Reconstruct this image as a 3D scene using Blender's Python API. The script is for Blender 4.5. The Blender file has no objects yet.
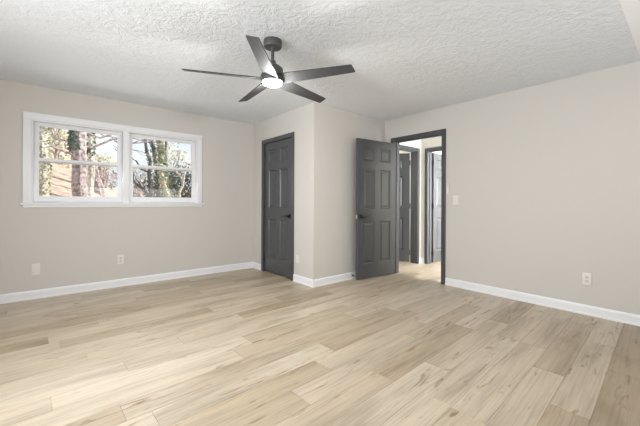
import bpy, bmesh, math, random
from mathutils import Vector, Matrix
random.seed(7)
S = bpy.context.scene
COL = S.collection
PI = math.pi

# ---------------------------------------------------------------- camera
cam = bpy.data.objects.new('camera', bpy.data.cameras.new('camera'))
COL.objects.link(cam)
cam.data.sensor_width = 36.0
cam.data.lens = 36.0 * 318.2 / 640.0
cam.data.shift_y = -0.01725
cam.data.clip_start = 0.02
cam.matrix_world = (Matrix.Translation((0, 0, 1.125)) @ Matrix.Rotation(-0.7042, 4, 'Z')
                    @ Matrix.Rotation(PI / 2, 4, 'X') @ Matrix.Rotation(0.0049, 4, 'Z'))
S.camera = cam

# ---------------------------------------------------------------- exposure
S.view_settings.view_transform = 'Standard'
S.view_settings.look = 'None'
S.view_settings.gamma = 1.0
S.view_settings.use_curve_mapping = False
S.view_settings.exposure = 0.06

# ---------------------------------------------------------------- sky
W = bpy.data.worlds.new('sky')
S.world = W
W.use_nodes = True
nt = W.node_tree
bg = nt.nodes['Background']
tc = nt.nodes.new('ShaderNodeTexCoord')
nz = nt.nodes.new('ShaderNodeTexNoise')
nz.inputs['Scale'].default_value = 5.0
nz.inputs['Detail'].default_value = 5.0
rp = nt.nodes.new('ShaderNodeValToRGB')
rp.color_ramp.elements[0].position = 0.35
rp.color_ramp.elements[0].color = (0.66, 0.78, 0.97, 1)
rp.color_ramp.elements[1].position = 0.6
rp.color_ramp.elements[1].color = (0.93, 0.95, 1.0, 1)
nt.links.new(tc.outputs['Generated'], nz.inputs['Vector'])
nt.links.new(nz.outputs['Fac'], rp.inputs['Fac'])
nt.links.new(rp.outputs['Color'], bg.inputs['Color'])
bg.inputs['Strength'].default_value = 1.12


def lamp(name, kind, loc, energy, color=(1, 1, 1), rot=None, size=None, sizey=None, radius=None, spread=None):
    d = bpy.data.lights.new(name, kind)
    d.energy = energy
    d.color = color
    if kind == 'AREA':
        d.shape = 'RECTANGLE'
        d.size = size
        d.size_y = sizey or size
        if spread:
            d.spread = spread
    if kind == 'POINT':
        d.shadow_soft_size = radius or 0.05
    o = bpy.data.objects.new(name, d)
    o.location = loc
    if rot:
        o.rotation_euler = rot
    COL.objects.link(o)
    return o


sun = lamp('sun', 'SUN', (0, 0, 10), 6.5, (1.0, 0.95, 0.86))
sun.data.angle = 0.02
sun.rotation_euler = Vector((-0.80, 0.30, -0.55)).to_track_quat('-Z', 'Y').to_euler()
# fill lamps added in front of the windowless left and front walls
lamp('left_wall_fill', 'AREA', (-1.02, 1.5, 1.35), 68, (0.94, 0.97, 1.0), (0, -PI / 2, 0), 1.3, 2.2)
lamp('front_wall_fill', 'AREA', (1.9, -0.82, 1.35), 27, (0.95, 0.975, 1.0), (PI / 2 + 0.5, 0, 0), 2.4, 1.2)
lamp('back_window_daylight', 'AREA', (0.78, 4.84, 1.6), 9, (0.93, 0.97, 1.0), (-PI / 2 + 0.35, 0, 0), 1.7, 0.8)
lamp('hall_fill', 'AREA', (4.76, 0.34, 1.5), 80, (0.98, 0.99, 1.0), (PI / 2, 0, 0), 0.8, 1.4)  # added lamp at the blank near end of the hall, brightens the doors
lamp('end_room_fill', 'AREA', (4.75, 4.9, 2.35), 70, (0.98, 0.99, 1.0), (0, 0, 0), 0.7, 0.7)  # unseen lamp added overhead to brighten the end room
lamp('far_room_daylight', 'AREA', (6.3, 0.36, 1.5), 200, (0.98, 0.99, 1.0), (PI / 2, 0, 0), 1.6, 1.4)


# ---------------------------------------------------------------- materials
def mat(name, color, rough=0.5, metal=0.0, bump=0.0, bscale=60.0, var=0.0, vscale=3.0, spec=0.5, emit=None, estr=0):
    m = bpy.data.materials.new(name)
    m.use_nodes = True
    n = m.node_tree
    b = n.nodes['Principled BSDF']
    b.inputs['Base Color'].default_value = (*color, 1)
    b.inputs['Roughness'].default_value = rough
    b.inputs['Metallic'].default_value = metal
    b.inputs['Specular IOR Level'].default_value = spec
    t = n.nodes.new('ShaderNodeTexCoord')
    if var:
        z = n.nodes.new('ShaderNodeTexNoise')
        z.inputs['Scale'].default_value = vscale
        z.inputs['Detail'].default_value = 4
        r = n.nodes.new('ShaderNodeValToRGB')
        r.color_ramp.elements[0].position = 0.35
        r.color_ramp.elements[1].position = 0.65
        r.color_ramp.elements[0].color = (*[max(0, c * (1 - var)) for c in color], 1)
        r.color_ramp.elements[1].color = (*[min(1, c * (1 + var)) for c in color], 1)
        n.links.new(t.outputs['Object'], z.inputs['Vector'])
        n.links.new(z.outputs['Fac'], r.inputs['Fac'])
        n.links.new(r.outputs['Color'], b.inputs['Base Color'])
    if bump:
        z = n.nodes.new('ShaderNodeTexNoise')
        z.inputs['Scale'].default_value = bscale
        z.inputs['Detail'].default_value = 3
        u = n.nodes.new('ShaderNodeBump')
        u.inputs['Strength'].default_value = bump
        u.inputs['Distance'].default_value = 0.01
        n.links.new(t.outputs['Object'], z.inputs['Vector'])
        n.links.new(z.outputs['Fac'], u.inputs['Height'])
        n.links.new(u.outputs['Normal'], b.inputs['Normal'])
    if emit:
        b.inputs['Emission Color'].default_value = (*emit, 1)
        b.inputs['Emission Strength'].default_value = estr
    return m


M = {}
M['wall'] = mat('greige_wall_paint', (0.655, 0.630, 0.594), 0.75, bump=0.03, bscale=180, spec=0.25)
M['hall_wall'] = mat('cream_hall_paint', (0.68, 0.66, 0.60), 0.75, spec=0.25)
M['white_room'] = mat('white_room_paint', (0.80, 0.79, 0.77), 0.75, spec=0.25)
M['trim'] = mat('white_trim_paint', (0.88, 0.89, 0.91), 0.35)
M['grey'] = mat('charcoal_door_paint', (0.076, 0.080, 0.086), 0.27, bump=0.02, bscale=220, spec=0.5)
M['black'] = mat('black_hardware', (0.006, 0.006, 0.007), 0.35)
M['steel'] = mat('bright_steel', (0.75, 0.74, 0.72), 0.28, metal=1.0)
M['plate'] = mat('white_plastic', (0.80, 0.78, 0.74), 0.35)
M['socket'] = mat('socket_plastic', (0.70, 0.68, 0.65), 0.4)
M['slot'] = mat('slot_black', (0.02, 0.02, 0.02), 0.6)
M['smooth_ceiling'] = mat('smooth_white_ceiling', (0.92, 0.925, 0.93), 0.8, spec=0.2)
M['fan'] = mat('dark_grey_fan_metal', (0.075, 0.075, 0.077), 0.42)
M['blade'] = mat('dark_grey_fan_blade', (0.062, 0.062, 0.064), 0.6, var=0.12, vscale=30, spec=0.25)
M['lens'] = mat('frosted_lens', (0.95, 0.95, 0.95), 0.5, emit=(1, 0.99, 0.97), estr=14)
M['vinyl'] = mat('white_vinyl_sash', (0.84, 0.85, 0.87), 0.3)
M['underlay'] = mat('dark_underlay', (0.09, 0.07, 0.05), 0.9)


def ceiling_mat():
    m = bpy.data.materials.new('stomped_ceiling_texture')
    m.use_nodes = True
    n = m.node_tree
    b = n.nodes['Principled BSDF']
    b.inputs['Base Color'].default_value = (0.81, 0.84, 0.875, 1)
    b.inputs['Roughness'].default_value = 0.85
    b.inputs['Specular IOR Level'].default_value = 0.15
    t = n.nodes.new('ShaderNodeTexCoord')
    a = n.nodes.new('ShaderNodeTexNoise')
    a.inputs['Scale'].default_value = 9
    a.inputs['Detail'].default_value = 6
    a.inputs['Roughness'].default_value = 0.65
    a.inputs['Distortion'].default_value = 1.6
    v = n.nodes.new('ShaderNodeTexNoise')
    v.inputs['Scale'].default_value = 20
    v.inputs['Detail'].default_value = 4
    v.inputs['Distortion'].default_value = 2.5
    mx = n.nodes.new('ShaderNodeMath')
    mx.operation = 'ADD'
    u = n.nodes.new('ShaderNodeBump')
    u.inputs['Strength'].default_value = 0.38
    u.inputs['Distance'].default_value = 0.022
    for q in (a, v):
        n.links.new(t.outputs['Object'], q.inputs['Vector'])
    rr = n.nodes.new('ShaderNodeMapRange')
    rr.interpolation_type = 'SMOOTHSTEP'
    rr.inputs['From Min'].default_value = 0.40
    rr.inputs['From Max'].default_value = 0.62
    n.links.new(a.outputs['Fac'], rr.inputs['Value'])
    n.links.new(rr.outputs['Result'], mx.inputs[0])
    n.links.new(v.outputs['Fac'], mx.inputs[1])
    n.links.new(mx.outputs[0], u.inputs['Height'])
    n.links.new(u.outputs['Normal'], b.inputs['Normal'])
    return m


M['ceiling'] = ceiling_mat()


def floor_mat():
    m = bpy.data.materials.new('light_oak_vinyl_planks')
    m.use_nodes = True
    n = m.node_tree
    L = n.links.new
    b = n.nodes['Principled BSDF']
    b.inputs['Roughness'].default_value = 0.36
    b.inputs['Specular IOR Level'].default_value = 0.42
    t = n.nodes.new('ShaderNodeTexCoord')
    at = n.nodes.new('ShaderNodeAttribute')
    at.attribute_name = 'plank'
    sep = n.nodes.new('ShaderNodeSeparateColor')
    L(at.outputs['Color'], sep.inputs['Color'])

    def coords(sx, sy):
        mp = n.nodes.new('ShaderNodeMapping')
        mp.inputs['Scale'].default_value = (sx, sy, 1)
        L(t.outputs['Object'], mp.inputs['Vector'])
        cb = n.nodes.new('ShaderNodeCombineXYZ')
        ml = n.nodes.new('ShaderNodeMath')
        ml.operation = 'MULTIPLY'
        ml.inputs[1].default_value = 57.0
        L(sep.outputs['Green'], ml.inputs[0])
        L(ml.outputs[0], cb.inputs['X'])
        L(ml.outputs[0], cb.inputs['Z'])
        ad = n.nodes.new('ShaderNodeVectorMath')
        ad.operation = 'ADD'
        L(mp.outputs['Vector'], ad.inputs[0])
        L(cb.outputs[0], ad.inputs[1])
        return ad.outputs[0]

    def noise(sx, sy, detail, dist, rough=0.55):
        z = n.nodes.new('ShaderNodeTexNoise')
        z.inputs['Scale'].default_value = 1.0
        z.inputs['Detail'].default_value = detail
        z.inputs['Roughness'].default_value = rough
        z.inputs['Distortion'].default_value = dist
        L(coords(sx, sy), z.inputs['Vector'])
        return z.outputs['Fac']

    def ramp(fac, *stops):
        r = n.nodes.new('ShaderNodeValToRGB')
        e = r.color_ramp.elements
        e[0].position, e[0].color = stops[0][0], (*stops[0][1], 1)
        e[1].position, e[1].color = stops[-1][0], (*stops[-1][1], 1)
        for s in stops[1:-1]:
            q = e.new(s[0])
            q.color = (*s[1], 1)
        L(fac, r.inputs['Fac'])
        return r.outputs['Color']

    def mix(kind, fac, a, c):
        x = n.nodes.new('ShaderNodeMix')
        x.data_type = 'RGBA'
        x.blend_type = kind
        if isinstance(fac, float):
            x.inputs[0].default_value = fac
        else:
            L(fac, x.inputs[0])
        L(a, x.inputs[6])
        L(c, x.inputs[7])
        return x.outputs[2]

    tone = ramp(sep.outputs['Red'], (0.0, (0.415, 0.330, 0.225)), (0.12, (0.525, 0.435, 0.320)), (0.3, (0.555, 0.467, 0.354)), (0.75, (0.585, 0.499, 0.387)), (1.0, (0.610, 0.525, 0.414)))
    cloud = ramp(noise(1.3, 7.0, 3, 0.6), (0.30, (0.74, 0.72, 0.69)), (0.50, (0.97, 0.97, 0.97)), (0.8, (1.12, 1.11, 1.10)))
    grain = ramp(noise(2.2, 70.0, 5, 0.4, 0.6), (0.30, (0.78, 0.77, 0.76)), (0.55, (1.02, 1.02, 1.02)))
    knot = ramp(noise(2.6, 15.0, 3, 1.6), (0.61, (1, 1, 1)), (0.67, (0.76, 0.69, 0.62)), (0.74, (0.42, 0.34, 0.29)))
    c = mix('MULTIPLY', 1.0, tone, cloud)
    c = mix('MULTIPLY', 1.0, c, grain)
    c = mix('MULTIPLY', 0.9, c, knot)
    L(c, b.inputs['Base Color'])
    return m


M['floor'] = floor_mat()


# ---------------------------------------------------------------- mesh helpers
def box(bm, x0, x1, y0, y1, z0, z1, mtx=None):
    vs = [bm.verts.new(Vector((x, y, z)) if mtx is None else mtx @ Vector((x, y, z)))
          for x in (x0, x1) for y in (y0, y1) for z in (z0, z1)]
    for f in ((0, 1, 3, 2), (4, 6, 7, 5), (0, 4, 5, 1), (2, 3, 7, 6), (0, 2, 6, 4), (1, 5, 7, 3)):
        bm.faces.new([vs[i] for i in f])


def bevel(bm, w, seg=2):
    bmesh.ops.bevel(bm, geom=[e for e in bm.edges], offset=w, segments=seg, affect='EDGES', profile=0.6)


def lathe(bm, prof, seg=32, mtx=None):
    rings = []
    for r, z in prof:
        if r < 1e-6:
            rings.append([bm.verts.new((0, 0, z))])
        else:
            rings.append([bm.verts.new((r * math.cos(2 * PI * i / seg), r * math.sin(2 * PI * i / seg), z)) for i in range(seg)])
    for a, b in zip(rings, rings[1:]):
        for i in range(seg):
            j = (i + 1) % seg
            if len(a) == 1 and len(b) == 1:
                continue
            if len(a) == 1:
                bm.faces.new((a[0], b[j], b[i]))
            elif len(b) == 1:
                bm.faces.new((a[i], a[j], b[0]))
            else:
                bm.faces.new((a[i], a[j], b[j], b[i]))
    if mtx is not None:
        bmesh.ops.transform(bm, matrix=mtx, verts=[v for r in rings for v in r])


def tube(bm, pts, rads, seg=10):
    pts = [Vector(p) for p in pts]
    rings = []
    for i, p in enumerate(pts):
        d = (pts[min(i + 1, len(pts) - 1)] - pts[max(i - 1, 0)]).normalized()
        a = d.orthogonal().normalized() if i == 0 else (rings_a - d * rings_a.dot(d)).normalized()
        rings_a = a
        b = d.cross(a)
        r = rads[i]
        rings.append([bm.verts.new(p + (a * math.cos(2 * PI * k / seg) + b * math.sin(2 * PI * k / seg)) * r) for k in range(seg)])
    for A, B in zip(rings, rings[1:]):
        for k in range(seg):
            j = (k + 1) % seg
            bm.faces.new((A[k], A[j], B[j], B[k]))
    bm.faces.new(rings[0][::-1])
    bm.faces.new(rings[-1])


def obj(name, bm, m, parent=None, smooth=False):
    bmesh.ops.recalc_face_normals(bm, faces=bm.faces)
    me = bpy.data.meshes.new(name)
    bm.to_mesh(me)
    bm.free()
    me.materials.append(m)
    if smooth:
        for p in me.polygons:
            p.use_smooth = True
        me.set_sharp_from_angle(angle=math.radians(38))
    o = bpy.data.objects.new(name, me)
    COL.objects.link(o)
    if parent is not None:
        o.parent = parent
    return o


def tag(o, label=None, cat=None, group=None, kind=None):
    if label:
        o['label'] = label
    if cat:
        o['category'] = cat
    if group:
        o['group'] = group
    if kind:
        o['kind'] = kind
    return o


def thing(name, label, cat, mtx=None, group=None, kind=None):
    o = bpy.data.objects.new(name, None)
    o.empty_display_size = 0.1
    COL.objects.link(o)
    if mtx is not None:
        o.matrix_world = mtx
    return tag(o, label, cat, group, kind)


def boxes(name, m, lst, label=None, cat=None, kind='structure', parent=None, bev=0.0):
    bm = bmesh.new()
    for b in lst:
        box(bm, *b)
    if bev:
        bevel(bm, bev)
    o = obj(name, bm, m, parent)
    if parent is None:
        tag(o, label, cat, None, kind)
    return o


def frame_mtx(x, y, z, ux, uy):
    u = Vector((ux, uy, 0)).normalized()
    nrm = Vector((-u.y, u.x, 0))
    return Matrix(((u.x, nrm.x, 0, x), (u.y, nrm.y, 0, y), (0, 0, 1, z), (0, 0, 0, 1)))


# ---------------------------------------------------------------- dimensions
H = 2.44
XL, XC, XR = -1.10, 2.650, 4.136          # left wall, closet front, right wall
YF, YC, YB = -0.90, 3.249, 4.886          # front wall, closet side, window wall
T = 0.12
HX = 5.27                                 # far side of the hall
HY = 3.30                                 # end of the hall

# ---------------------------------------------------------------- floor
FR = math.radians(2.3)


def build_floor():
    bm = bmesh.new()
    ly = bm.loops.layers.color.new('plank')
    w, Ln, y00 = 0.178, 1.22, 0.260
    rnd = random.Random(3)
    fixed = {-1: 2.9, 0: 2.157, 1: 2.57, 2: 1.72, 3: 2.95, 5: 2.92, 8: 0.495, 9: 1.60, 11: 0.104, 12: 0.50, 17: 0.13}
    forced = {(-1, 0): 0.02, (-1, -1): 0.05, (-1, 1): 0.05, (0, 0): 0.72, (0, 1): 0.60, (1, -1): 0.66, (1, 0): 0.30, (17, -1): 0.03, (14, 0): 0.08}
    prev = 0
    for r in range(-10, 31):
        x0 = fixed.get(r, prev + rnd.uniform(0.33, 0.8))
        prev = x0
        ya = y00 + r * w
        k0 = int(math.floor((-1.9 - x0) / Ln))
        last = 0.5
        for k in range(k0, k0 + 9):
            a = x0 + k * Ln
            tone = rnd.uniform(0.13, 1.0)
            while abs(tone - last) < 0.10:
                tone = rnd.uniform(0.13, 1.0)
            tone = forced.get((r, k), tone)
            last = tone
            seed = rnd.random()
            g, d = 0.0016, 0.0025
            P = [(a, ya), (a + Ln, ya), (a + Ln, ya + w), (a, ya + w)]
            Q = [(a + g, ya + g), (a + Ln - g, ya + g), (a + Ln - g, ya + w - g), (a + g, ya + w - g)]
            lo = [bm.verts.new((*p, -d)) for p in P]
            hi = [bm.verts.new((*p, 0)) for p in Q]
            fs = [bm.faces.new(hi)]
            for i in range(4):
                j = (i + 1) % 4
                fs.append(bm.faces.new((lo[i], lo[j], hi[j], hi[i])))
            for f in fs:
                for lp in f.loops:
                    lp[ly] = (tone, seed, 0, 1)
    # clip to the house footprint
    inv = Matrix.Rotation(-FR, 4, 'Z')
    for co, no in (((-1.20, 0, 0), (-1, 0, 0)), ((7.6, 0, 0), (1, 0, 0)), ((0, -1.0, 0), (0, -1, 0)), ((0, 4.99, 0), (0, 1, 0))):
        bmesh.ops.bisect_plane(bm, geom=bm.verts[:] + bm.edges[:] + bm.faces[:], plane_co=inv @ Vector(co), plane_no=inv @ Vector(no), clear_outer=True)
    me = bpy.data.meshes.new('floor')
    bm.to_mesh(me)
    bm.free()
    me.materials.append(M['floor'])
    o = bpy.data.objects.new('floor', me)
    COL.objects.link(o)
    o.rotation_euler = (0, 0, FR)
    tag(o, 'light oak vinyl plank floor', 'floor', None, 'structure')


build_floor()
boxes('trim_1', M['underlay'], [(-1.2, 7.6, -1.0, 4.99, -0.20, -0.003)], 'dark slab under the plank floor', 'subfloor')

# ---------------------------------------------------------------- ceiling
boxes('ceiling', M['ceiling'], [(-1.22, 7.6, 0.32, 6.6, H, H + 0.15)], 'white stomp textured ceiling', 'ceiling')
boxes('trim_2', M['smooth_ceiling'], [(-1.22, 7.6, -1.02, 0.32, H, H + 0.15)], 'smooth white ceiling strip at the top right corner', 'ceiling')

# ---------------------------------------------------------------- walls
WX0, WX1, WZ0, WZ1 = -0.165, 1.71, 1.095, 2.06      # window hole
boxes('wall_back', M['wall'], [
    (XL - T, WX0, YB, YB + T, 0, H), (WX1, 4.256, YB, YB + T, 0, H),
    (WX0, WX1, YB, YB + T, 0, WZ0), (WX0, WX1, YB, YB + T, WZ1, H)], 'greige wall holding the twin window', 'wall')
boxes('wall_left', M['wall'], [(XL - T, XL, YF, YB, 0, H)], 'greige wall left of the camera', 'wall')
boxes('wall_front', M['wall'], [(XL - T, XR + T, YF - T, YF, 0, H)], 'greige wall behind the camera', 'wall')
CD0, CD1, CDT = 3.745, 4.520, 2.060               # closet door opening
boxes('wall_closet', M['wall'], [
    (XC, XC + T, YC, CD0 - 0.02, 0, H), (XC, XC + T, CD1 + 0.02, YB, 0, H), (XC, XC + T, CD0 - 0.02, CD1 + 0.02, CDT + 0.02, H),
    (XC + T, XR, YC, YC + T, 0, H)], 'greige closet walls that jut into the room', 'wall')
RD0, RD1, RDT = 2.265, 3.066, 2.078               # room doorway
boxes('wall_right', M['wall'], [
    (XR, XR + T, YF, RD0 - 0.02, 0, H), (XR, XR + T, RD1 + 0.02, YB, 0, H), (XR, XR + T, RD0 - 0.02, RD1 + 0.02, RDT + 0.02, H)],
    'long greige wall right of the doorway', 'wall')
ED0, ED1, EDT = 4.370, 5.140, 2.060               # hall end doorway (along x)
boxes('wall_hall_end', M['hall_wall'], [
    (XR + T, ED0 - 0.02, HY, HY + T, 0, H), (ED1 + 0.02, HX, HY, HY + T, 0, H), (ED0 - 0.02, ED1 + 0.02, HY, HY + T, EDT + 0.02, H)],
    'cream wall at the end of the hall', 'wall')
FD0, FD1, FDT = 2.380, 3.155, 2.060               # far room doorway (along y)
boxes('wall_hall_far', M['hall_wall'], [
    (HX, HX + T, 0.3, FD0 - 0.02, 0, H), (HX, HX + T, FD1 + 0.02, 6.5, 0, H), (HX, HX + T, FD0 - 0.02, FD1 + 0.02, FDT + 0.02, H)],
    'cream wall on the far side of the hall', 'wall')
boxes('wall_hall_near', M['hall_wall'], [(XR + T, HX, 0.18, 0.30, 0, H)], 'cream wall at the near end of the hall', 'wall')
boxes('wall_end_room', M['white_room'], [
    (XR, XR + T, YB + T, 6.5, 0, H), (XR, HX + T, 6.5, 6.6, 0, H)], 'pale walls of the room behind the hall end door', 'wall')
boxes('wall_far_room', M['white_room'], [
    (HX + T, 7.5, 3.42, 3.52, 0, H), (7.5, 7.6, 0.3, 3.52, 0, H), (HX + T, 7.5, 0.2, 0.3, 0, H)], 'pale walls of the room across the hall', 'wall')


# ---------------------------------------------------------------- baseboards
def baseboard(name, p0, p1, label, h=0.100):
    # profile extruded from p0 to p1; the board stands on the left of its direction
    d = Vector((p1[0] - p0[0], p1[1] - p0[1], 0))
    Ln = d.length
    mt = frame_mtx(p0[0], p0[1], 0, d.x, d.y)
    prof = [(0, 0), (0.018, 0), (0.018, 0.014), (0.0125, 0.022), (0.0125, h - 0.022), (0.009, h - 0.008), (0.004, h), (0, h)]
    bm = bmesh.new()
    A = [bm.verts.new(mt @ Vector((0, y, z))) for y, z in prof]
    B = [bm.verts.new(mt @ Vector((Ln, y, z))) for y, z in prof]
    for i in range(len(prof)):
        j = (i + 1) % len(prof)
        bm.faces.new((A[i], A[j], B[j], B[i]))
    bm.faces.new(A[::-1])
    bm.faces.new(B)
    return tag(obj(name, bm, M['trim']), label, 'baseboard', None, 'structure')


bbt = 0.018
baseboard('baseboard_back', (XC, YB), (XL, YB), 'white baseboard under the twin window')
baseboard('baseboard_closet_corner', (XC, 4.582), (XC, YB - bbt), 'short white baseboard left of the closet door') 
baseboard('baseboard_closet_front', (XC, YC - bbt), (XC, 3.683), 'white baseboard between closet door and corner')
for n_ in ('baseboard_closet_corner', 'baseboard_closet_front'):
    pass
baseboard('baseboard_closet_side', (XR, YC), (XC, YC), 'white baseboard behind the open door')
baseboard('baseboard_right', (XR, YF), (XR, 2.203), 'white baseboard along the long right wall')
baseboard('baseboard_left', (XL, YB - bbt), (XL, YF), 'white baseboard along the left wall')
baseboard('baseboard_hall_end', (HX, HY), (5.202, HY), 'white baseboard sliver in the hall corner')
baseboard('baseboard_hall_far', (HX, 3.217), (HX, HY - bbt), 'white baseboard sliver on the far hall wall')


# ---------------------------------------------------------------- door frames
def door_frame(name, label, x, y, ux, uy, w, top, depth=T, cw=0.060, stop=None, both=True):
    """opening of width w along u from (x, y); wall occupies local y 0..depth; front face at y=0"""
    o = thing(name, label, 'door frame', frame_mtx(x, y, 0, ux, uy), None, 'structure')
    rv = 0.005                                        # reveal
    faces = [(-0.017, -0.0005)] + ([(depth + 0.0005, depth + 0.017)] if both else [])
    for (a, b) in faces:
        for (x0, x1, z0, z1) in ((-cw, -rv * 0, 0, top + cw), (w, w + cw, 0, top + cw)):
            bm = bmesh.new()
            box(bm, x0, x1, a, b, z0, z1)
            front = a if a < 0 else b
            back = b if a < 0 else a
            s = 0.006 if a < 0 else -0.006
            bevel(bm, 0.004, 2)
            obj('side_casing', bm, M['grey'], o, True)
        bm = bmesh.new()
        box(bm, 0.0005, w - 0.0005, a, b, top, top + cw)
        bevel(bm, 0.004, 2)
        obj('head_casing', bm, M['grey'], o, True)
    for (x0, x1) in ((-0.019, 0), (w, w + 0.019)):
        bm = bmesh.new()
        box(bm, x0, x1, 0, depth, 0, top)
        if stop is not None:
            sx = (0, 0.011) if x0 < 0 else (w - 0.011, w)
            box(bm, sx[0], sx[1], stop, stop + 0.032, 0, top)
        obj('side_jamb', bm, M['grey'], o)
    bm = bmesh.new()
    box(bm, -0.019, w + 0.019, 0, depth, top, top + 0.019)
    if stop is not None:
        box(bm, 0.011, w - 0.011, stop, stop + 0.032, top - 0.011, top)
    obj('head_jamb', bm, M['grey'], o)
    return o


# along u with the wall on the left side (local +y)
door_frame('trim_3', 'charcoal frame around the closed closet door', XC, CD1, 0, -1, CD1 - CD0, CDT, stop=0.050)
door_frame('trim_4', 'charcoal frame of the doorway into the hall', XR, RD1, 0, -1, RD1 - RD0, RDT, stop=0.045)
door_frame('trim_5', 'charcoal frame of the door at the end of the hall', ED0, HY, 1, 0, ED1 - ED0, EDT, stop=0.045)
door_frame('trim_6', 'charcoal frame of the door across the hall', HX, FD1, 0, -1, FD1 - FD0, FDT, stop=0.045)


# ---------------------------------------------------------------- six panel doors
def leaf_mesh(Wd, Hd, t=0.035):
    st, mu = 0.112, 0.098
    pw = (Wd - 2 * st - mu) / 2
    xs = [0, st, st + pw, st + pw + mu, Wd - st, Wd]
    k = Hd / 2.02
    zs = [0, 0.205 * k, 0.825 * k, 1.005 * k, 1.595 * k, 1.710 * k, 1.918 * k, Hd]
    bm = bmesh.new()
    for side in (0, 1):
        y = 0.0 if side == 0 else t
        sg = 1 if side == 0 else -1

        def V(x, z, d):
            return bm.verts.new((x, y + sg * d, z))
        for i in range(5):
            for j in range(7):
                x0, x1, z0, z1 = xs[i], xs[i + 1], zs[j], zs[j + 1]
                if i in (1, 3) and j in (1, 3, 5):
                    rings = []
                    for ins, d in ((0, 0), (0.004, 0.001), (0.018, 0.0155), (0.030, 0.0155), (0.052, 0.003)):
                        rings.append([V(x0 + ins, z0 + ins, d), V(x1 - ins, z0 + ins, d), V(x1 - ins, z1 - ins, d), V(x0 + ins, z1 - ins, d)])
                    for A, B in zip(rings, rings[1:]):
                        for q in range(4):
                            r = (q + 1) % 4
                            bm.faces.new((A[q], A[r], B[r], B[q]))
                    bm.faces.new(rings[-1])
                else:
                    bm.faces.new((V(x0, z0, 0), V(x1, z0, 0), V(x1, z1, 0), V(x0, z1, 0)))
    for (a, b) in (((0, 0), (Wd, 0)), ((Wd, 0), (Wd, Hd)), ((Wd, Hd), (0, Hd)), ((0, Hd), (0, 0))):
        bm.faces.new([bm.verts.new(p) for p in ((a[0], 0, a[1]), (b[0], 0, b[1]), (b[0], t, b[1]), (a[0], t, a[1]))])
    bmesh.ops.remove_doubles(bm, verts=bm.verts, dist=0.0004)
    return bm


def lever(bm, x, z, y, sy, dirx):
    """round rose and straight lever on the face y, pointing along dirx"""
    mt = Matrix.Translation((x, y, z)) @ Matrix.Rotation(-PI / 2 * sy, 4, 'X')
    lathe(bm, [(0, -0.002), (0.035, -0.002), (0.035, 0.009), (0.032, 0.013), (0.016, 0.014), (0.013, 0.018), (0.011, 0.046), (0.0, 0.048)], 28, mt)
    b2 = bmesh.new()
    x0, x1 = sorted((x - dirx * 0.012, x + dirx * 0.112))
    ya, yb = sorted((y + sy * 0.036, y + sy * 0.050))
    box(b2, x0, x1, ya, yb, z - 0.0115, z + 0.0115)
    bevel(b2, 0.004, 2)
    tmp = bpy.data.meshes.new('tmp')
    b2.to_mesh(tmp)
    b2.free()
    bm.from_mesh(tmp)
    bpy.data.meshes.remove(tmp)


def make_door(name, label, x, y, ux, uy, Wd, Hd, front=True, z0=0.018, hinge_side=-1, hgap=0.003, latch=True):
    """leaf from the hinge edge along u; it fills local y 0..t (front) or -t..0"""
    t = 0.035
    o = thing(name, label, 'door', frame_mtx(x, y, z0, ux, uy), None, 'structure')
    yo = 0 if front else -t
    lf = obj('door_leaf', leaf_mesh(Wd, Hd, t), M['grey'], o)
    lf.location = (0, yo, 0)
    zh = 0.915 - z0
    bm = bmesh.new()
    lever(bm, Wd - 0.062, zh, yo, -1, -1)
    lever(bm, Wd - 0.062, zh, yo + t, 1, -1)
    tag(obj('door_handle', bm, M['black'], o, True), 'black lever handle on round rose')
    if latch:
        bm = bmesh.new()
        box(bm, Wd - 0.001, Wd + 0.0015, yo + 0.006, yo + t - 0.006, zh - 0.028, zh + 0.028)
        box(bm, Wd, Wd + 0.010, yo + 0.011, yo + t - 0.011, zh - 0.010, zh + 0.010)
        tag(obj('latch', bm, M['steel'], o), 'bright metal latch on door edge')
    hy = yo if hinge_side < 0 else yo + t
    for zz in (0.18, Hd / 2 + 0.03, Hd - 0.18):
        bm = bmesh.new()
        lathe(bm, [(0, -0.047), (0.0065, -0.047), (0.0065, 0.047), (0, 0.047)], 12, Matrix.Translation((-0.001, hy + hinge_side * 0.005, zz)))
        box(bm, -hgap, 0.0005, yo + 0.002, yo + t - 0.002, zz - 0.045, zz + 0.045)
        obj('hinge', bm, M['black'], o, True)
    return o


make_door('door_1', 'closed charcoal six panel closet door beside the window wall', XC + 0.012, CD1 - 0.004, 0, -1, CD1 - CD0 - 0.008, 2.030, True, 0.022)
make_door('door_2', 'open charcoal six panel door swung into the room', 4.118, 3.024, -0.775, 0.081, 0.785, 2.022, False, 0.018, hinge_side=-1)
make_door('door_3', 'ajar six panel door at the end of the hall, just right of the open room door', 5.122, 3.446, -0.574, 0.819, 0.750, 2.030, False, 0.014, hinge_side=-1, hgap=0.014)
make_door('door_4', 'open six panel door across the hall, seen in the right of the doorway', 5.415, 3.130, 1, 0.0, 0.760, 2.030, True, 0.014, hinge_side=-1, hgap=0.018)

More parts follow.
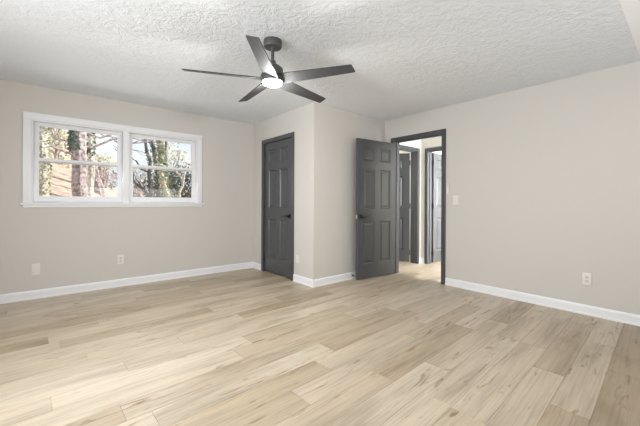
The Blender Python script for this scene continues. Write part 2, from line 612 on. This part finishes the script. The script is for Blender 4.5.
# ---------------------------------------------------------------- windows
def glass_mat():
    m = bpy.data.materials.new('clear_glass')
    m.use_nodes = True
    n = m.node_tree
    n.nodes.remove(n.nodes['Principled BSDF'])
    out = n.nodes['Material Output']
    a = n.nodes.new('ShaderNodeBsdfTransparent')
    a.inputs['Color'].default_value = (0.97, 0.985, 0.98, 1)
    g = n.nodes.new('ShaderNodeBsdfGlossy')
    g.inputs['Roughness'].default_value = 0.02
    f = n.nodes.new('ShaderNodeFresnel')
    f.inputs['IOR'].default_value = 1.45
    x = n.nodes.new('ShaderNodeMixShader')
    n.links.new(f.outputs[0], x.inputs[0])
    n.links.new(a.outputs[0], x.inputs[1])
    n.links.new(g.outputs[0], x.inputs[2])
    n.links.new(x.outputs[0], out.inputs['Surface'])
    return m


def screen_mat():
    m = bpy.data.materials.new('insect_screen_mesh')
    m.use_nodes = True
    n = m.node_tree
    n.nodes.remove(n.nodes['Principled BSDF'])
    out = n.nodes['Material Output']
    a = n.nodes.new('ShaderNodeBsdfTransparent')
    g = n.nodes.new('ShaderNodeBsdfDiffuse')
    g.inputs['Color'].default_value = (0.05, 0.05, 0.05, 1)
    x = n.nodes.new('ShaderNodeMixShader')
    x.inputs[0].default_value = 0.09
    n.links.new(a.outputs[0], x.inputs[1])
    n.links.new(g.outputs[0], x.inputs[2])
    n.links.new(x.outputs[0], out.inputs['Surface'])
    return m


M['glass'] = glass_mat()
M['screen'] = screen_mat()

# shared casing, stool and apron
cs = thing('trim_7', 'wide white casing and stool around the twin window', 'window frame', Matrix.Translation((0, YB, 0)), None, 'structure')


def casing_board(name, x0, x1, z0, z1, y0=-0.020, y1=-0.0005, bev=0.004):
    bm = bmesh.new()
    box(bm, x0, x1, y0, y1, z0, z1)
    bevel(bm, bev, 2)
    return obj(name, bm, M['trim'], cs, True)


casing_board('side_casing', -0.232, -0.162, 1.098, 2.056)
casing_board('side_casing', 1.702, 1.772, 1.098, 2.056)
casing_board('head_casing', -0.232, 1.772, 2.0565, 2.126)
casing_board('mullion_casing', 0.735, 0.805, 1.098, 2.056, -0.014)
casing_board('window_stool', -0.248, 1.790, 1.078, 1.0975, -0.040, 0.06, 0.004)
casing_board('window_apron', -0.232, 1.772, 1.046, 1.0775, -0.016, -0.0005, 0.003)
bm = bmesh.new()
for (a, b) in ((-0.1645, -0.148), (0.735, 0.805), (1.693, 1.7095)):
    box(bm, a, b, 0.0, T, 1.098, 2.0595)
box(bm, -0.148, 1.693, 0.0, T, 2.040, 2.0595)
box(bm, -0.148, 1.693, 0.062, T, 1.0975, 1.112)
obj('jamb_lining', bm, M['trim'], cs)


def sash(name, x0, x1, z0, z1, y0, y1, st, rt, rb, parent):
    bm = bmesh.new()
    box(bm, x0, x0 + st, y0, y1, z0, z1)
    box(bm, x1 - st, x1, y0, y1, z0, z1)
    box(bm, x0 + st, x1 - st, y0, y1, z0, z0 + rb)
    box(bm, x0 + st, x1 - st, y0, y1, z1 - rt, z1)
    s = obj(name, bm, M['vinyl'], parent)
    ym = (y0 + y1) / 2
    bm = bmesh.new()
    box(bm, x0 + st - 0.004, x1 - st + 0.004, ym - 0.002, ym + 0.002, z0 + rb - 0.004, z1 - rt + 0.004)
    obj('glass_pane', bm, M['glass'], s)
    return s


for i, (a, b, lab) in enumerate(((-0.148, 0.735, 'left window of the pair, big tree trunk behind it'), (0.805, 1.693, 'right window of the pair, forked ivy tree behind it'))):
    w = thing('window_%d' % (i + 1), 'white double hung ' + lab, 'window', Matrix.Translation((0, YB, 0)), None, 'structure')
    sash('upper_sash', a + 0.0005, b - 0.0005, 1.575, 2.0395, 0.072, 0.096, 0.053, 0.045, 0.030, w)
    ls = sash('lower_sash', a + 0.0005, b - 0.0005, 1.100, 1.608, 0.040, 0.066, 0.053, 0.034, 0.066, w)
    ls.location = (0, 0, 0.013)
    bm = bmesh.new()
    xm = (a + b) / 2
    box(bm, xm - 0.02, xm + 0.02, 0.030, 0.0395, 1.612, 1.628)
    bevel(bm, 0.003, 1)
    lk = obj('sash_lock', bm, M['vinyl'], ls)
    bm = bmesh.new()
    box(bm, a + 0.002, b - 0.002, 0.110, 0.112, 1.114, 1.600)
    obj('insect_screen', bm, M['screen'], w)


# ---------------------------------------------------------------- wall plates
def plate(name, label, cat, x, y, z, ux, uy, kind, w=0.073, h=0.122):
    """centre (x, y, z) on the wall; local -y faces the room"""
    o = thing(name, label, cat, frame_mtx(x, y, z, ux, uy), None)
    bm = bmesh.new()
    box(bm, -w / 2, w / 2, -0.0065, -0.0005, -h / 2, h / 2)
    bevel(bm, 0.0022, 2)
    obj('cover_plate', bm, M['plate'], o, True)
    if kind == 'duplex':
        for s in (-1, 1):
            bm = bmesh.new()
            lathe(bm, [(0, 0.0060), (0.0165, 0.0060), (0.0165, 0.0088), (0.0155, 0.0092), (0, 0.0092)], 20, Matrix.Translation((0, 0, s * 0.0195)) @ Matrix.Rotation(PI / 2, 4, 'X'))
            sk = obj('socket', bm, M['socket'], o, True)
            bm = bmesh.new()
            box(bm, -0.0075, -0.0050, -0.0096, -0.0088, s * 0.0195 + 0.000, s * 0.0195 + 0.009)
            box(bm, 0.0050, 0.0075, -0.0096, -0.0088, s * 0.0195 + 0.000, s * 0.0195 + 0.008)
            box(bm, -0.0022, 0.0022, -0.0096, -0.0088, s * 0.0195 - 0.009, s * 0.0195 - 0.004)
            obj('slots', bm, M['slot'], sk)
    if kind == 'switch':
        bm = bmesh.new()
        box(bm, -0.0165, 0.0165, -0.0095, -0.006, -0.033, 0.033)
        bevel(bm, 0.0015, 1)
        obj('rocker', bm, M['plate'], o)
    if kind == 'blank':
        for s in (-1, 1):
            bm = bmesh.new()
            lathe(bm, [(0, 0.006), (0.0035, 0.006), (0.003, 0.0075), (0, 0.0075)], 10, Matrix.Translation((0, 0, s * 0.042)) @ Matrix.Rotation(PI / 2, 4, 'X'))
            obj('screw', bm, M['plate'], o)
    return o


plate('blank_wall_plate', 'blank white cover plate low on the wall under the left window', 'wall plate', -0.118, YB, 0.338, 1, 0, 'blank', 0.074, 0.130)
plate('wall_outlet', 'white duplex outlet low on the wall under the middle of the twin window', 'outlet', 0.713, YB, 0.356, 1, 0, 'duplex')
plate('wall_outlet', 'white duplex outlet low on the long right wall', 'outlet', XR, 0.701, 0.361, 0, -1, 'duplex')
plate('blank_wall_plate', 'small pale blank plate beside the closet door above the baseboard', 'wall plate', XC, 3.600, 0.325, 0, -1, 'blank', 0.070, 0.115)
plate('light_switch', 'white rocker light switch on the right wall beside the doorway', 'light switch', XR, 2.064, 1.158, 0, -1, 'switch', 0.076, 0.124)
rc = thing('wall_control', 'slim white wall control in a holder right against the doorway casing', 'wall control', frame_mtx(XR, 2.172, 1.311, 0, -1))
bm = bmesh.new()
box(bm, -0.022, 0.022, -0.012, -0.0005, -0.074, 0.010)
bevel(bm, 0.003, 2)
obj('holder', bm, M['plate'], rc, True)
bm = bmesh.new()
box(bm, -0.019, 0.019, -0.022, -0.0125, -0.070, 0.074)
bevel(bm, 0.004, 2)
obj('control_body', bm, M['plate'], rc, True)
bm = bmesh.new()
for q in range(4):
    box(bm, -0.010, 0.010, -0.0235, -0.0215, 0.012 + q * 0.014, 0.020 + q * 0.014)
obj('buttons', bm, M['socket'], rc)
ds = thing('door_stop', 'small dark door stop on the baseboard behind the open door', 'door stop', Matrix.Translation((3.372, YC - 0.0185, 0.055)) @ Matrix.Rotation(PI / 2, 4, 'X'))
bm = bmesh.new()
lathe(bm, [(0, 0), (0.013, 0), (0.013, 0.004), (0.006, 0.006), (0.006, 0.060)], 14)
obj('post', bm, M['black'], ds, True)
bm = bmesh.new()
lathe(bm, [(0, 0.060), (0.010, 0.060), (0.010, 0.072), (0, 0.074)], 14)
obj('rubber_tip', bm, M['black'], ds, True)

# ---------------------------------------------------------------- ceiling fan
FX, FY, FZ = 1.384, 2.236, 2.122
fan = thing('ceiling_fan', 'dark grey five blade ceiling fan with a glowing round light', 'ceiling fan', Matrix.Translation((FX, FY, H)))


def fpart(name, prof, m, seg=40):
    bm = bmesh.new()
    lathe(bm, [(r, z - H) for r, z in prof], seg)
    return obj(name, bm, m, fan, True)


fpart('canopy', [(0, 2.4395), (0.073, 2.4395), (0.074, 2.434), (0.074, 2.392), (0.068, 2.383), (0.020, 2.380), (0.018, 2.374), (0, 2.374)], M['fan'])
fpart('downrod', [(0, 2.376), (0.0135, 2.376), (0.0135, 2.255), (0, 2.255)], M['fan'], 20)
fpart('motor_housing', [(0, 2.275), (0.024, 2.275), (0.028, 2.250), (0.050, 2.238), (0.082, 2.214), (0.086, 2.206), (0.086, 2.158), (0.096, 2.152), (0.098, 2.118), (0.094, 2.110), (0.090, 2.106), (0.084, 2.102), (0, 2.102)], M['fan'])
fpart('light_lens', [(0, 2.1015), (0.082, 2.1015), (0.081, 2.094), (0.072, 2.083), (0.052, 2.075), (0.025, 2.071), (0, 2.070)], M['lens'])
R0, R1 = 0.078, 0.682


def blade_bm():
    bm = bmesh.new()
    pts = []
    nl = 12
    for i in range(nl + 1):
        s = i / nl
        r = R0 + (R1 - R0) * s
        hw = 0.064 + (0.043 - 0.064) * s
        pts.append((r, hw))
    outline = [(r, -hw) for r, hw in pts]
    outline[-1] = (R1 - 0.030, -0.0440)
    outline += [(R1 - 0.014, -0.0425), (R1 - 0.010, -0.037), (R1, 0.037), (R1 - 0.004, 0.0425)]
    outline += [(r, hw) for r, hw in pts[::-1][1:]]
    th = 0.007
    lo = [bm.verts.new((x, y, -th / 2)) for x, y in outline]
    hi = [bm.verts.new((x, y, th / 2)) for x, y in outline]
    bm.faces.new(lo[::-1])
    bm.faces.new(hi)
    for i in range(len(lo)):
        j = (i + 1) % len(lo)
        bm.faces.new((lo[i], lo[j], hi[j], hi[i]))
    return bm


b0 = obj('blade', blade_bm(), M['blade'], fan)
PITCH = math.radians(-15)
for k in range(5):
    b = b0 if k == 0 else b0.copy()
    if k:
        COL.objects.link(b)
        b.parent = fan
    b.matrix_local = Matrix.Translation((0, 0, FZ - H)) @ Matrix.Rotation(math.radians(155.8 + 72 * k), 4, 'Z') @ Matrix.Rotation(PITCH, 4, 'X')
fl = lamp('fan_light', 'POINT', (0, 0, 2.045 - H), 24, (1.0, 0.985, 0.965), radius=0.025)
fl.parent = fan
fd = lamp('fan_downlight', 'AREA', (0, 0, 2.066 - H), 9, (1.0, 0.985, 0.965), (0, 0, 0), 0.15, 0.15)
fd.data.shape = 'DISK'
fd.parent = fan

# ---------------------------------------------------------------- outdoors
M['litter'] = mat('pinkish_leaf_litter', (0.60, 0.42, 0.33), 0.9, var=0.35, vscale=5, bump=0.6, bscale=9)
M['bark'] = mat('grey_brown_bark', (0.38, 0.32, 0.32), 0.9, var=0.6, vscale=14, bump=0.8, bscale=22)
M['darkbark'] = mat('dark_bark', (0.10, 0.09, 0.09), 0.9, var=0.3, vscale=8, bump=0.6, bscale=25)
M['palebark'] = mat('pale_bark', (0.58, 0.54, 0.46), 0.85, var=0.5, vscale=13)
M['ivy'] = mat('dark_ivy_leaf', (0.055, 0.105, 0.050), 0.5, var=0.5, vscale=6)
M['paleivy'] = mat('pale_ivy_leaf', (0.38, 0.42, 0.27), 0.5, var=0.45, vscale=9)
M['evergreen'] = mat('evergreen_leaf', (0.085, 0.12, 0.075), 0.6, var=0.5, vscale=2.5)
M['palegreen'] = mat('pale_spring_leaf', (0.60, 0.62, 0.42), 0.6, var=0.35, vscale=2.0)
M['twig'] = mat('grey_brush', (0.58, 0.55, 0.52), 0.8, var=0.35, vscale=2.0)
rn = random.Random(11)


def hill(x, y):
    s = max(0.0, y - 6.0)
    left = 1.0 / (1.0 + math.exp((x - 0.085 * y) * 2.4))          # the bank is higher on the left
    return 0.55 + s * (0.055 + 0.165 * left) + 0.05 * math.sin(x * 1.7 + y) * min(1, s)


bm = bmesh.new()
g = {}
nx, ny = 60, 50
for i in range(nx + 1):
    for j in range(ny + 1):
        x = -14 + 40 * i / nx
        y = 5.05 + 33 * (j / ny) ** 1.3
        g[i, j] = bm.verts.new((x, y, hill(x, y)))
for i in range(nx):
    for j in range(ny):
        bm.faces.new((g[i, j], g[i + 1, j], g[i + 1, j + 1], g[i, j + 1]))
tag(obj('ground', bm, M['litter'], None, True), 'pinkish leaf covered bank outside the window', 'ground', None, 'structure')


def leaf(bm, c, s):
    a = Vector((rn.gauss(0, 1), rn.gauss(0, 1), rn.gauss(0, 1))).normalized()
    b = a.orthogonal().normalized()
    b = (Matrix.Rotation(rn.uniform(0, 2 * PI), 3, a) @ b)
    d = a.cross(b)
    c = Vector(c)
    L_ = s * rn.uniform(0.7, 1.3)
    bm.faces.new([bm.verts.new(c + v) for v in (-b * L_, d * L_ * 0.55, b * L_, -d * L_ * 0.55)])


def branch(bm, p0, p1, r0, r1, wob=0.08, n=6):
    p0, p1 = Vector(p0), Vector(p1)
    ln = (p1 - p0).length
    pts, rd = [], []
    for i in range(n + 1):
        s = i / n
        w = wob * ln * (1 if 0 < i < n else 0)
        pts.append(p0.lerp(p1, s) + Vector((rn.uniform(-w, w), rn.uniform(-w, w), rn.uniform(-w, w))) * 0.5)
        rd.append(r0 + (r1 - r0) * s)
    tube(bm, pts, rd, 8)
    return pts


def tree(name, label, base, top, r0, r1, bark, ivy=None, nivy=0, izone=(0, 1), branches=(), iside=None, isz=0.05, group=None, n=8, wob=0.03, spread=1.25):
    o = thing(name, label, 'tree', Matrix.Translation(base), group)
    B = Vector(base)
    bm = bmesh.new()
    pts = branch(bm, (0, 0, -0.25), Vector(top) - B, r0, r1, wob, n)
    obj('trunk', bm, bark, o, True)
    for (s, d, ra) in branches:
        k = s * (len(pts) - 1)
        q = pts[int(k)].lerp(pts[min(int(k) + 1, len(pts) - 1)], k - int(k))
        bm = bmesh.new()
        bp = branch(bm, q, q + Vector(d), ra, ra * 0.35, 0.12, 6)
        for t_ in (0.4, 0.6, 0.8):
            e = bp[int(t_ * 6)]
            branch(bm, e, e + Vector(d) * 0.35 + Vector((rn.uniform(-.3, .3), rn.uniform(-.2, .2), rn.uniform(-.1, .4))), ra * 0.45, ra * 0.15, 0.12, 4)
        obj('branch', bm, bark, o, True)
    if nivy:
        bm = bmesh.new()
        for _ in range(nivy):
            s = rn.uniform(*izone)
            k = s * (len(pts) - 1)
            q = pts[int(k)].lerp(pts[min(int(k) + 1, len(pts) - 1)], k - int(k))
            a = rn.uniform(0, 2 * PI) if iside is None else iside + rn.gauss(0, 0.7)
            rr = (r0 + (r1 - r0) * s) * rn.uniform(0.95, spread) + 0.01
            leaf(bm, q + Vector((math.cos(a) * rr, math.sin(a) * rr, 0)), isz)
        tag(obj('ivy', bm, ivy, o), kind='stuff')
    return o


def at(u, Y):
    """x at depth Y seen along picture column u (outdoor survey)"""
    l = (u - 320) / 318.2
    return (0.6474 + l * 0.7622) / (0.7622 - l * 0.6474) * Y


def zat(v, u, Y):
    l = (u - 320) / 318.2
    return 1.125 + (202.0 - v) / 318.2 * Y / (0.7622 - l * 0.6474)


def tr(name, label, Y, u0, v0, u1, v1, r0, r1, bark, **k):
    x0 = at(u0, Y)
    p0 = Vector((x0, Y, zat(v0, u0, Y)))
    p1 = Vector((at(u1, Y), Y, zat(v1, u1, Y)))
    # run the line down to the ground
    gz = hill(p0.x, Y) - 0.05
    d = (p1 - p0)
    s = (gz - p0.z) / d.z
    b = p0 + d * s
    b.z = hill(b.x, Y) - 0.05
    return tree(name, label, tuple(b), tuple(p1), r0, r1, bark, **k)


tr('ivy_tree', 'pale trunk with speckled ivy at the left edge of the left window', 8.6, 43, 190, 42, 95, 0.105, 0.095, M['palebark'], wob=0.01, ivy=M['paleivy'], nivy=850, isz=0.035)
tr('tree', 'thick sunlit trunk in the middle of the left window', 9.6, 80, 190, 78, 90, 0.158, 0.148, M['bark'], wob=0.008, ivy=M['ivy'], nivy=380, izone=(0.50, 1.0), iside=PI * 1.04, isz=0.06,
   branches=((0.45, (-1.6, -0.2, 0.55), 0.03), (0.50, (-1.2, 0.2, 0.9), 0.025), (0.55, (1.8, 0.2, 0.45), 0.03), (0.68, (1.9, -0.2, -0.25), 0.025), (0.75, (1.7, 0.3, -0.7), 0.022), (0.82, (-1.1, 0.4, -0.9), 0.03)))
tr('tree', 'slim ivy clad trunk just right of the thick trunk', 11.0, 91, 190, 89, 95, 0.085, 0.075, M['palebark'], wob=0.015, ivy=M['ivy'], nivy=260, izone=(0.45, 1.0), isz=0.06)
tr('leaning_tree', 'leaning trunk sloping away right of the thick trunk', 12.0, 101, 191, 89, 160, 0.17, 0.13, M['bark'])
tr('tree', 'dark trunk in the upper left of the right window', 12.5, 152.5, 194, 145, 130, 0.075, 0.045, M['darkbark'], ivy=M['ivy'], nivy=120, izone=(0.2, 0.8), isz=0.04, branches=((0.16, (-1.0, 0.1, 1.4), 0.065), (0.5, (-1.0, 0.1, 1.0), 0.035)))
tr('ivy_tree', 'forked ivy covered trunk beside the dark trunk in the right window', 12.0, 158.5, 180, 150, 137, 0.075, 0.05, M['darkbark'], ivy=M['ivy'], nivy=420, isz=0.045, spread=1.5)
tr('tree', 'thin straight dark trunk in the middle of the right window', 13.6, 167, 190, 165, 120, 0.055, 0.045, M['darkbark'])
tr('sapling', 'pale trunk leaning left in the lower right window', 10.5, 170, 197, 158, 165, 0.075, 0.06, M['palebark'], ivy=M['paleivy'], nivy=350, isz=0.05, spread=2.2)
tr('sapling', 'pale forked sapling leaning right in the right window', 10.0, 178, 197, 187, 165, 0.045, 0.03, M['palebark'], branches=((0.7, (-0.35, 0, 0.5), 0.025),))
tr('ivy_tree', 'yellow green vine covered trunk in the centre of the right window', 13.0, 164, 192, 160, 140, 0.085, 0.05, M['palebark'], ivy=M['paleivy'], nivy=900, isz=0.07, spread=2.4)


def foliage(name, label, u, v, Y, ru, rz, n, m, size, depth=1.2, stems=5):
    x, z = at(u, Y), zat(v, u, Y)
    gx = hill(x, Y)
    o = thing(name, label, 'shrub', Matrix.Translation((x, Y, gx)))
    bm = bmesh.new()
    for _ in range(n):
        while True:
            p = Vector((rn.uniform(-1, 1), rn.uniform(-1, 1), rn.uniform(-1, 1)))
            if 0.15 < p.length < 1:
                break
        leaf(bm, Vector((p.x * ru, p.y * depth, z - gx + p.z * rz)), size)
    tag(obj('foliage', bm, m, o), kind='stuff')
    bm = bmesh.new()
    for q in range(stems):
        branch(bm, (rn.uniform(-.15, .15), rn.uniform(-.15, .15), -0.1), (rn.uniform(-ru, ru) * .7, rn.uniform(-.5, .5), z - gx + rz * 0.5), 0.05, 0.015, 0.06)
    obj('stems', bm, M['bark'], o, True)
    return o


foliage('leafy_tree', 'pale green leafy tree between the two trunks of the left window', 60, 141, 16, 0.62, 1.6, 700, M['palegreen'], 0.08, stems=7)
foliage('leafy_shrub', 'yellowish shrub low at the right of the left window', 103, 163, 19, 0.55, 0.42, 260, M['palegreen'], 0.07, 0.8)
foliage('brush', 'grey bare brush at the lower right of the left window', 104, 180, 23, 0.75, 0.85, 450, M['twig'], 0.08)
foliage('leafy_tree', 'pale leafy tree behind the trunks in the right window', 169, 160, 21, 1.3, 1.1, 700, M['palegreen'], 0.08, 1.0, stems=7)
foliage('brush', 'pale grey brush at the lower left of the right window', 140, 186, 17.5, 0.75, 1.0, 700, M['twig'], 0.07, 0.8)
foliage('evergreen_shrub', 'dark evergreen shrub at the lower right of the right window', 187, 186, 18.5, 1.25, 1.2, 1500, M['evergreen'], 0.08, 0.9)
foliage('evergreen_shrub', 'dark green shrub behind the pale saplings in the right window', 161, 190, 15.8, 0.8, 0.8, 800, M['evergreen'], 0.08, 0.5)
